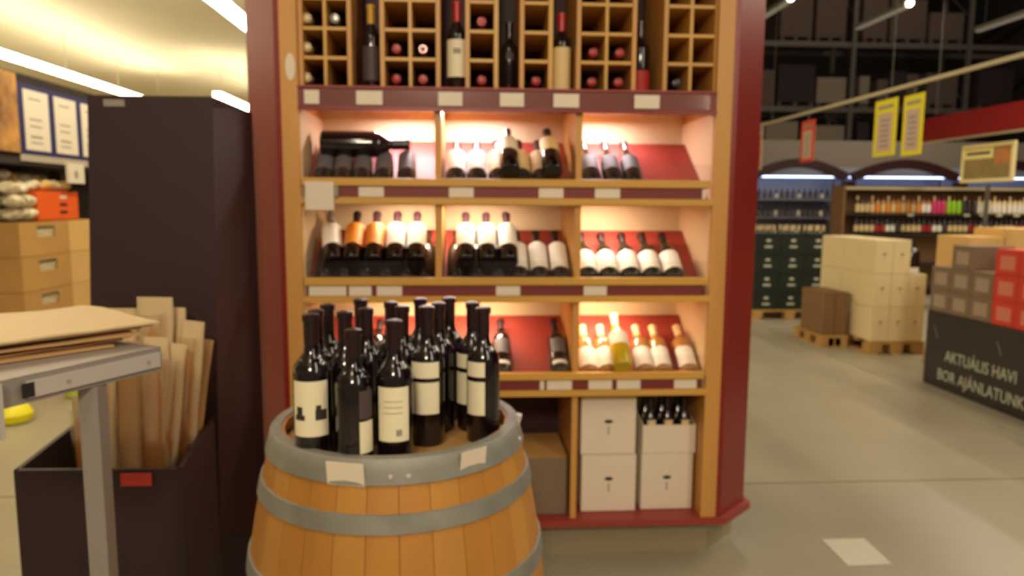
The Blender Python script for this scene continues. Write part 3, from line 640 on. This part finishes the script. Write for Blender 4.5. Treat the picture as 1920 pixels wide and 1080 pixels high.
# green bottle crates
pallet('wooden pallet under the dark green bottle crates', 3.62, 4.62, 8.78, 9.75)
for k in range(4):
    for i in range(3):
        x0 = 3.64+i*.325; z0 = .127+k*.245
        t = thing('bottle_crate', f'dark green bottle crate on the pallet, {("left", "middle", "right")[i]} column, {lv[k] if k < 3 else "topmost"} level', 'crate', (x0+.16, 9.0, z0), group='dark green bottle crates')
        MB().box(-.16, .16, -.2, .2, 0, .01).build('crate_bottom', MT['crate'], t)
        for s in (-1, 1):
            MB().box(-.16, .16, s*.19-.01, s*.19+.01, .01, .243).build('crate_side', MT['crate'], t)
            MB().box(s*.155-.005, s*.155+.005, -.18, .18, .01, .243).build('crate_side', MT['crate'], t)
        MB().box(-.165, .165, -.206, -.2005, .215, .243).build('crate_rim', MT['crate'], t)
        MB().lathe([(.0001, .001), (.035, .001), (.035, 0), (.0001, 0)], 10).build('crate_logo', MT['logo'], t, (0, -.2005, .15), (R(90), 0, 0)).scale = (1, .5, 1)
        MB().box(-.05, .05, -.203, -.2005, .06, .085).build('crate_lettering', MT['logo'], t)
        if k == 3:
            for a in range(3):
                for c in range(2):
                    bottle(f'green bottle with pale cap in the {("left", "middle", "right")[i]} topmost green crate, {("front", "back")[c]} row, {("left", "middle", "right")[a]}', (x0+.16-.095+a*.095, 9.0-.12+c*.12, z0+.012), h=.33, glass='glassg', cap='capc', lab='labt', lz=(.60, .68), la=60, group='green bottles in the topmost crates', seg=10)
# white carton stack
pallet('wooden pallet under the stack of cream wine cartons', 3.93, 4.50, 6.64, 7.76)
W = .178
for c in range(3):
    for rw in range(2):
        for k in range(3):
            if c == 2 and k == 2: continue
            y0 = 6.66+rw*.30
            case(f'cream wine carton, {("left", "middle", "right")[c]} column, {("front", "back")[rw]} row of the stack, {lv[k]}', 3.95+c*W, 3.95+(c+1)*W-.003, y0, y0+.297, .128+k*.334, .128+k*.334+.330, m='creamc', logo=(rw == 0), group='cream wine cartons on the pallet')
for k in range(3):
    case(f'cream wine carton in the column behind the tall stack, {lv[k]}', 3.95, 4.30, 7.265, 7.72, .128+k*.334, .128+k*.334+.330, m='creamc', logo=False, group='cream wine cartons on the pallet')
bottle('dark bottle standing on the right-hand column of the cream cartons', (4.395, 6.80, .80), r=.075, h=.33, lab='labw', lz=(.0, .16), la=88, seg=20)
pallet('wooden pallet under the low brown cartons', 3.62, 3.905, 6.98, 7.62)
case('brown carton in front of the cream stack, left of the two', 3.64, 3.765, 7.02, 7.5, .128, .57, m='cardd', logo=False, group='low brown cartons')
case('brown carton in front of the cream stack, right of the two', 3.77, 3.90, 7.02, 7.5, .128, .57, m='cardd', logo=False, group='low brown cartons')

# wrapped pallet with the offer text
WX = 3.775
wp = thing('wrapped_plinth', 'low black-wrapped promotion plinth lettered in white at the right edge, cartons on top', 'plinth', (WX, 5.0, 0))
MB().box(0, .92, -1.3, .57, 0, .61).build('wrap_body', MT['wrap'], wp, bevel=.01)
rz = (R(90), 0, R(-90))
def fit(o, length):
    xs_ = [v.co.x for v in o.data.vertices]; o.scale.x = length/(max(xs_)-min(xs_))
fit(textmesh('lettering', 'AKTU\u00c1LIS HAVI', .125, MT['logo'], wp, (-.0015, .315, .235), rz), .74)
fit(textmesh('lettering', 'BOR AJ\u00c1NLATUNK', .125, MT['logo'], wp, (-.0015, .39, .075), rz), .90)
for y in (.42, -.27):
    MB().bar((-.001, y, .40), (-.001, y+.05, .50), .004).build('diagonal_streak', MT['printg'], wp)  # thin grey diagonal lines laid on the wrapped face
def flatbox(label, y0, z0, m, x0=WX+.01, d=.33, w=.228, h=.180, lm='whitec', group='small cartons on the wrapped plinth'):
    t = thing('wine_carton', label, 'box', (x0, y0, z0), group=group)
    MB().box(0, d, -w+.002, 0, 0, h).build('carton_body', MT[m], t, bevel=.003)
    MB().box(-.002, -.0005, -w*.82, -w*.22, h*.2, h*.75).build('carton_label', MT[lm], t)
cnt = [2, 3, 2, 3, 3, 3]
pos_ = ['first', 'second', 'third', 'fourth', 'fifth', 'sixth']
MT['dimlab'] = mat('dim_carton_label', (160, 140, 120), .7); MT['redlab'] = mat('reddish_carton_label', (206, 120, 96), .7)
for c in range(6):
    for k in range(cnt[c]):
        red = c >= 3
        flatbox(f'{"red" if red else "grey-brown"} carton on the wrapped plinth, {pos_[c]} column from the far end, {("bottom", "middle", "top")[k]} level', 5.565-c*.23, .611+k*.182, 'redc' if red else 'cardg', lm='redlab' if red else 'dimlab')
case('cream carton on the wrapped plinth, behind the grey-brown cartons', 4.13, 4.55, 4.75, 5.2, .611, 1.12, m='cardl', logo=False, name='cardboard_box', group='large cartons behind the plinth cartons')
pallet('wooden pallet behind the wrapped plinth', 4.25, 5.40, 5.80, 6.30)
for (x0, x1, zt_, nm) in ((4.27, 4.60, 1.20, 'left'), (4.61, 5.38, 1.27, 'right')):
    hh = (zt_-.128)/3
    for k in range(3):
        case(f'large cream carton behind the wrapped plinth, {nm} stack, {lv[k] if k < 2 else "topmost"}', x0, x1, 5.84, 6.24, .128+k*hh, .128+(k+1)*hh-.004, m='cardl', logo=False, name='cardboard_box', group='large cartons behind the plinth cartons')

# hanging rail with signs
rl_ = thing('hanging_rail', 'long pale rail hanging from the hall ceiling over the right aisle', 'rail', (4.5, 7.5, 2.70))
MB().box(-.02, .02, -3.6, 3.6, -.035, 0).build('rail_bar', MT['rail'], rl_)
for y in (-3.0, 0, 3.0): MB().bar((0, y, 0), (0, y, 6.3), .005).build('hanger_wire', MT['rack'], rl_)
def hang(name, label, y0, y1, z0, z1, m, inner, X=4.5, par_group=None):
    t = thing(name, label, 'sign', (X, (y0+y1)/2, z0), group=par_group); a = abs(y1-y0)/2; h = z1-z0
    MB().box(-.004, .004, -a, a, 0, h).build('sign_board', MT[m], t)
    pn = MB().box(-.006, -.0042, -a*.66, a*.66, h*.08, h*.76).build('sign_panel', MT[inner], t)
    for i in range(6): MB().box(-.0068, -.0062, -a*.4, a*.4, h*(.16+.09*i), h*(.20+.09*i)).build('sign_print', MT['printg'], pn)
    MB().box(-.006, -.0042, -a*.7, a*.7, h*.84, h*.90).build('sign_heading', MT['printg'], t)
    MB().box(-.003, .003, -.01, .01, h, 2.664-z0 if X == 4.5 else h+.02).build('sign_hook', MT['rack'], t)
def hz(x, y): k = ray(x, y, X=4.5); return k
a_ = hz(1636, 295); b_ = hz(1684, 185); hang('hanging_sign', 'yellow hanging sign with pale text panel, left of the pair', b_.y, a_.y, a_.z, b_.z+.02, 'signy', 'signp', par_group='yellow signs hanging from the rail')
a_ = hz(1689, 293); b_ = hz(1735, 172); hang('hanging_sign', 'yellow hanging sign with pale text panel, right of the pair', b_.y, a_.y, a_.z, b_.z, 'signy', 'signp', par_group='yellow signs hanging from the rail')
a_ = hz(1500, 305); b_ = hz(1529, 223); hang('hanging_sign', 'narrow red hanging sign with pale panel left of the yellow pair', b_.y, a_.y, a_.z, b_.z, 'signr', 'signp')
a_ = hz(1414, 320); b_ = hz(1431, 230); hang('hanging_sign', 'pinkish hanging sign right beside the red end panel of the wine display', b_.y, a_.y, a_.z, b_.z, 'signp', 'signr')

# framed sign on a post
fs = thing('framed_sign', 'cream framed picture sign on a post behind the stacked cartons at right', 'sign', (5.0, 6.66, 0))
z0, z1, y0, y1 = 1.69, 2.06, -.35, .35
for (a, b2, c, d) in ((y0, y1, z0, z0+.035), (y0, y1, z1-.035, z1), (y0, y0+.035, z0+.035, z1-.035), (y1-.035, y1, z0+.035, z1-.035)): MB().box(-.015, .015, a, b2, c, d).build('frame_bar', MT['frame'], fs, bevel=.004)
MB().box(-.004, .01, y0+.035, y1-.035, z0+.035, z1-.035).build('picture', MT['signo'], fs)
MB().box(-.007, -.0045, y0+.04, -.10, z0+.16, z1-.04).build('picture_detail', MT['signb'], fs)
hd = MB().box(-.008, -.0045, -.08, y1-.036, z1-.14, z1-.04).build('sign_heading', MT['frame'], fs); MB().box(-.0088, -.0082, -.04, y1-.07, z1-.10, z1-.075).build('heading_print', MT['print'], hd)
MB().bar((.03, 0, .012), (.03, 0, 1.67), .03).build('post', MT['rack'], fs); MB().box(-.15, .15, -.15, .15, 0, .012).build('foot_plate', MT['rack'], fs)

# red fascia
rf = thing('red_fascia', 'long dark red header board above the far right shelves', 'sign', (7.5, 9.55, 2.51))
MB().box(0, .05, -2.6, 1.95, 0, .38).build('fascia_board', MT['redf'], rf); MB().box(-.02, 0, -2.6, 1.95, -.035, -.001).build('lower_rail', MT['rail'], rf)
for y in (-2.2, -.2, 1.7): MB().bar((.02, y, .42), (.02, y, 6.56), .008).build('hanger_wire', MT['rack'], rf)

# far shelf with bottles
fg = thing('bottle_shelf', 'long far shelf packed with small coloured bottles in two rows', 'shelf', (7.7, 11.2, 0))
MB().box(-1.65, 1.9, .30, .34, 0, 1.78).build('back_panel', MT['cardd'], fg)
MB().box(-1.65, 1.9, -.04, .30, 1.72, 1.76).build('top_light_board', MT['rail'], fg)
for z in (1.305, .99, .5, .1): MB().box(-1.65, 1.9, -.05, .30, z, z+.03).build('shelf_board', MT['dark'], fg)
for x in (-1.67, 1.92): MB().box(x-.02, x+.02, -.05, .34, 0, 1.78).build('side_panel', MT['cardd'], fg)
for x in (.35, .62, .9, 1.2, -.6): MB().box(x, x+.10, -.055, -.0505, 1.30, 1.335).build('price_tag', MT['white'], fg)
_a = ['first', 'second', 'third', 'fourth', 'fifth', 'sixth', 'seventh', 'eighth', 'ninth', 'tenth', 'eleventh', 'twelfth', 'thirteenth', 'fourteenth', 'fifteenth', 'sixteenth', 'seventeenth', 'eighteenth', 'nineteenth']
def nth(i): return _a[i] if i < 19 else (['twentieth', 'thirtieth', 'fortieth'][(i+1)//10-2] if (i+1) % 10 == 0 else ['twenty', 'thirty', 'forty'][(i+1)//10-2]+'-'+_a[(i+1) % 10-1])
cols1 = [('labt', 'glassg', 'pale')]*3+[('labt', 'glassc', 'amber'), ('labo', 'glassc', 'orange')]*5+[('capc', 'glassc', 'cream')]*4
x = 6.27; i = 0
while x < 9.5:
    px_ = ray(0, 0, Y=11.2)
    sx = 879+1330*x/11.2
    if 1775 < sx < 1800: nm, gl, lb = 'pink', 'pink', 'pink'
    elif 1800 <= sx < 1828: nm, gl, lb = 'lime green', 'lime', 'lime'
    elif 1828 <= sx < 1860: nm, gl, lb = 'black', 'glass', 'labd'
    elif sx >= 1860: nm, gl, lb = 'clear pale', 'capc', 'labw'
    else:
        lb, gl, nm = cols1[i % len(cols1)]; lb = lb if lb != 'capc' else 'labw'
    bottle(f'small {nm} bottle, upper row of far shelf, {nth(i)} from left', (x, 11.2+random.uniform(-.01, .01), 1.336), r=.038, h=.28, glass=gl, cap='dkred' if i % 3 else 'capc', lab=lb, lz=(.1, .55), la=70, seg=10, group=f'{nm} bottles in the upper row of the far shelf')
    x += .086; i += 1
x = 6.27; i = 0
while x < 9.5:
    c = ('labt', 'tan')if i % 9 < 4 else ('labr', 'red') if i % 9 < 6 else ('labw', 'white') if i % 9 < 8 else ('labd', 'dark')
    bottle(f'small {c[1]}-labelled bottle, lower row of far shelf, {nth(i)} from left', (x, 11.2, 1.021), r=.038, h=.26, lab=c[0], lz=(.12, .5), la=70, seg=10, group=f'dark bottles with {c[1]} labels in the lower row of the far shelf')
    x += .088; i += 1

# arched coolers
def cooler(label, x0, x1, Y, which):
    t = thing('drinks_cooler', label, 'cooler', ((x0+x1)/2, Y, 0), group='arched drinks coolers'); a = (x1-x0)/2; N = 16
    arch = [(-a+2*a*i/N, 2.06+.27*math.sin(PI*i/N)) for i in range(N+1)]
    inner = [(-a+.09+(2*a-.18)*i/N, 1.93+.23*math.sin(PI*i/N)) for i in range(N+1)]
    m = MB()
    for y in (0, .12):
        for q in arch: m.v.append((q[0], y, q[1]))
        for q in inner: m.v.append((q[0], y, q[1]))
    K = N+1
    for i in range(N):
        m.f += [(i, i+1, K+i+1, K+i), (2*K+i, 3*K+i, 3*K+i+1, 2*K+i+1), (i, 2*K+i, 2*K+i+1, i+1), (K+i, K+i+1, 3*K+i+1, 3*K+i)]
    m.f += [(0, K, 3*K, 2*K), (N, 2*K+N, 3*K+N, K+N)]
    m.build('arch_frame', MT['arch'], t)
    for s in (-1, 1): MB().box(s*(a-.045)-.045, s*(a-.045)+.045, 0, .12, 0, 1.92).build('side_frame', MT['arch'], t)
    MB().box(-a, a, .62, .66, 0, 2.2).build('back_panel', MT['coolin'], t)
    MB().box(-a, a, .12, .62, 2.02, 2.06).build('roof_panel', MT['coolin'], t)
    MB().box(-a+.1, a-.1, .24, .28, 1.99, 2.01).build('lamp_tube', MT['cool'], t)
    MB().box(-a+.09, a-.09, .02, .6, 0, .45).build('base_cabinet', MT['arch'], t)
    for z in (.85, 1.22, 1.56): MB().box(-a+.09, a-.09, .06, .6, z, z+.02).build('shelf_board', MT['coolin'], t)
    MB().box(-a+.09, a-.09, .008, .012, .45, 1.87).build('glass_door', MT['acryl'], t)
    nn = int((2*a-.3)/.11)
    for z, nm_ in ((.872, 'lowest'), (1.242, 'middle'), (1.582, 'top')):
        for i in range(nn):
            bottle(f'dark drink bottle with pale label on the {nm_} shelf of the {which} arched cooler', ((x0+x1)/2-a+.16+i*.11, Y+.20, z), r=.036, h=.25 if z < 1.5 else .2, lab='labg' if i % 4 else 'labw', lz=(.1, .5), la=60, seg=10, group=f'bottles on the {nm_} shelf of the {which} cooler')
cooler('arched dark red drinks cooler with bluish light, left of the two', 5.20, 7.10, 13.0, 'left')
cooler('arched dark red drinks cooler with bluish light, right of the two', 7.14, 9.28, 13.0, 'middle')
cooler('arched dark red drinks cooler mostly hidden behind the framed sign', 9.32, 11.3, 13.0, 'right')

# pale panel band above the coolers, then the pallet racks
bd = thing('panel_band', 'pale grey panel band running behind and above the arched coolers', 'panel', (8.5, 14.0, 0))
MB().box(-3.6, 4.5, 0, .04, 2.05, 2.75).build('band_panel', MT['paleband'], bd)
for x in (-3.4, 0, 4.3): MB().box(x-.04, x+.04, .041, .12, 0, 2.75).build('post', MT['rack'], bd)
rk = thing('pallet_rack', 'tall warehouse pallet rack in the dark behind the wine coolers', 'rack', (9.2, 17.5, 0))
ua = ray(1597, 150, Y=17).x-9.2; ub_ = ray(1812, 150, Y=17).x-9.2; ux = [2*ua-ub_, ua, ub_, 2*ub_-ua]
for x in ux:
    for y in (-.5, .5): MB().box(x-.05, x+.05, y-.04, y+.04, 0, 8.2).build('upright', MT['rack'], rk)
    for z in range(1, 8): MB().bar((x, -.46, z), (x, .46, z+.8), .03).build('brace', MT['rack'], rk)
for z in (2.75, 3.70, 5.22, 6.9):
    for x0, x1 in zip(ux, ux[1:]):
        for y in (-.5, .5): MB().box(x0+.051, x1-.051, y-.025, y+.025, z, z+.12).build('beam', MT['rack'], rk)
def load(x0, x1, ytop, zb, m, nm):
    p0 = ray(x0, 100, Y=17.1).x; p1 = ray(x1, 100, Y=17.1).x; zt_ = ray(x0, ytop, Y=17.1).z
    if zt_ < zb+.15: zt_ = zb+.3
    t = thing('stored_box', f'{nm} on the warehouse rack', 'box', ((p0+p1)/2, 17.45, zb+.121)); a = (p1-p0)/2; h = zt_-zb-.12
    MB().box(-a, a, -.45, .54, .1, h).build('box_body', MT[m], t, bevel=.01)
    MB().box(-a, a, -.45, .54, .0, .02).build('load_board', MT['boxg'], t)
    for x in (-a+.06, 0, a-.06): MB().box(x-.04, x+.04, -.45, .54, .02, .099).build('load_block', MT['boxg'], t)
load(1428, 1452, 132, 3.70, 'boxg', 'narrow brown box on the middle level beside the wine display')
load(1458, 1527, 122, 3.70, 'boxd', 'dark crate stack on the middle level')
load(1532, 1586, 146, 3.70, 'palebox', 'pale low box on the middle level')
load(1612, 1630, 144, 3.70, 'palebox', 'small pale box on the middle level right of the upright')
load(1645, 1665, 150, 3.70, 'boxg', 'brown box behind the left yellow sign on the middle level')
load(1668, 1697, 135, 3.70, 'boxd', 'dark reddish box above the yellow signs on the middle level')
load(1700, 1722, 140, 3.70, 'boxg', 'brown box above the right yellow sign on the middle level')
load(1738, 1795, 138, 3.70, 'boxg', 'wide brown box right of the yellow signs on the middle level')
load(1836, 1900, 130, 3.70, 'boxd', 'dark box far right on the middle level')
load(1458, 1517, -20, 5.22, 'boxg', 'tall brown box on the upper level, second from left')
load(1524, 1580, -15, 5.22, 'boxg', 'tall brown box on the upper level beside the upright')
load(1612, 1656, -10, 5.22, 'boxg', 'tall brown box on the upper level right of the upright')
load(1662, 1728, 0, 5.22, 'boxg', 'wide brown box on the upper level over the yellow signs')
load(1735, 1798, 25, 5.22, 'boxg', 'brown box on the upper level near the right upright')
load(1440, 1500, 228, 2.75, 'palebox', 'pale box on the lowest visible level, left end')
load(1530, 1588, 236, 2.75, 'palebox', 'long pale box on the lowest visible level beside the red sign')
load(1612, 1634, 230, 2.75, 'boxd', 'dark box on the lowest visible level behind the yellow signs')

# hall lamps: short troughs whose near end glows
for X, Yn, Yf, l in ((5.57, 12.5, 14.3, 'tube lamp high in the dark hall right beside the wine display'), (7.8, 12.65, 14.3, 'tube lamp high in the dark hall, middle of three'), (10.3, 12.5, 14.3, 'tube lamp high in the dark hall at the right edge')):
    t = thing('overhead_light', l, 'ceiling lamp', (X, (Yn+Yf)/2, 5.0)); L = (Yf-Yn)/2
    MB().box(-.07, .07, -L, L, 0, .07).build('lamp_housing', MT['houses'], t)
    MB().lathe([(.0001, -.001), (.05, 0), (.062, .03), (.05, .06), (.0001, .062)], 16).build('lamp_end', MT['tubed'], t, (0, -L-.07, .03), (R(-90), 0, 0))
    MB().box(-.05, .05, -L, L, -.03, -.001).build('diffuser', mat('dim_diffuser', (220, 215, 200), .5, emit=(255, 240, 215), es=.12), t)
    for y in (-L+.2, L-.2): MB().bar((0, y, .07), (0, y, 4.0), .008).build('hanger_wire', MT['rack'], t)
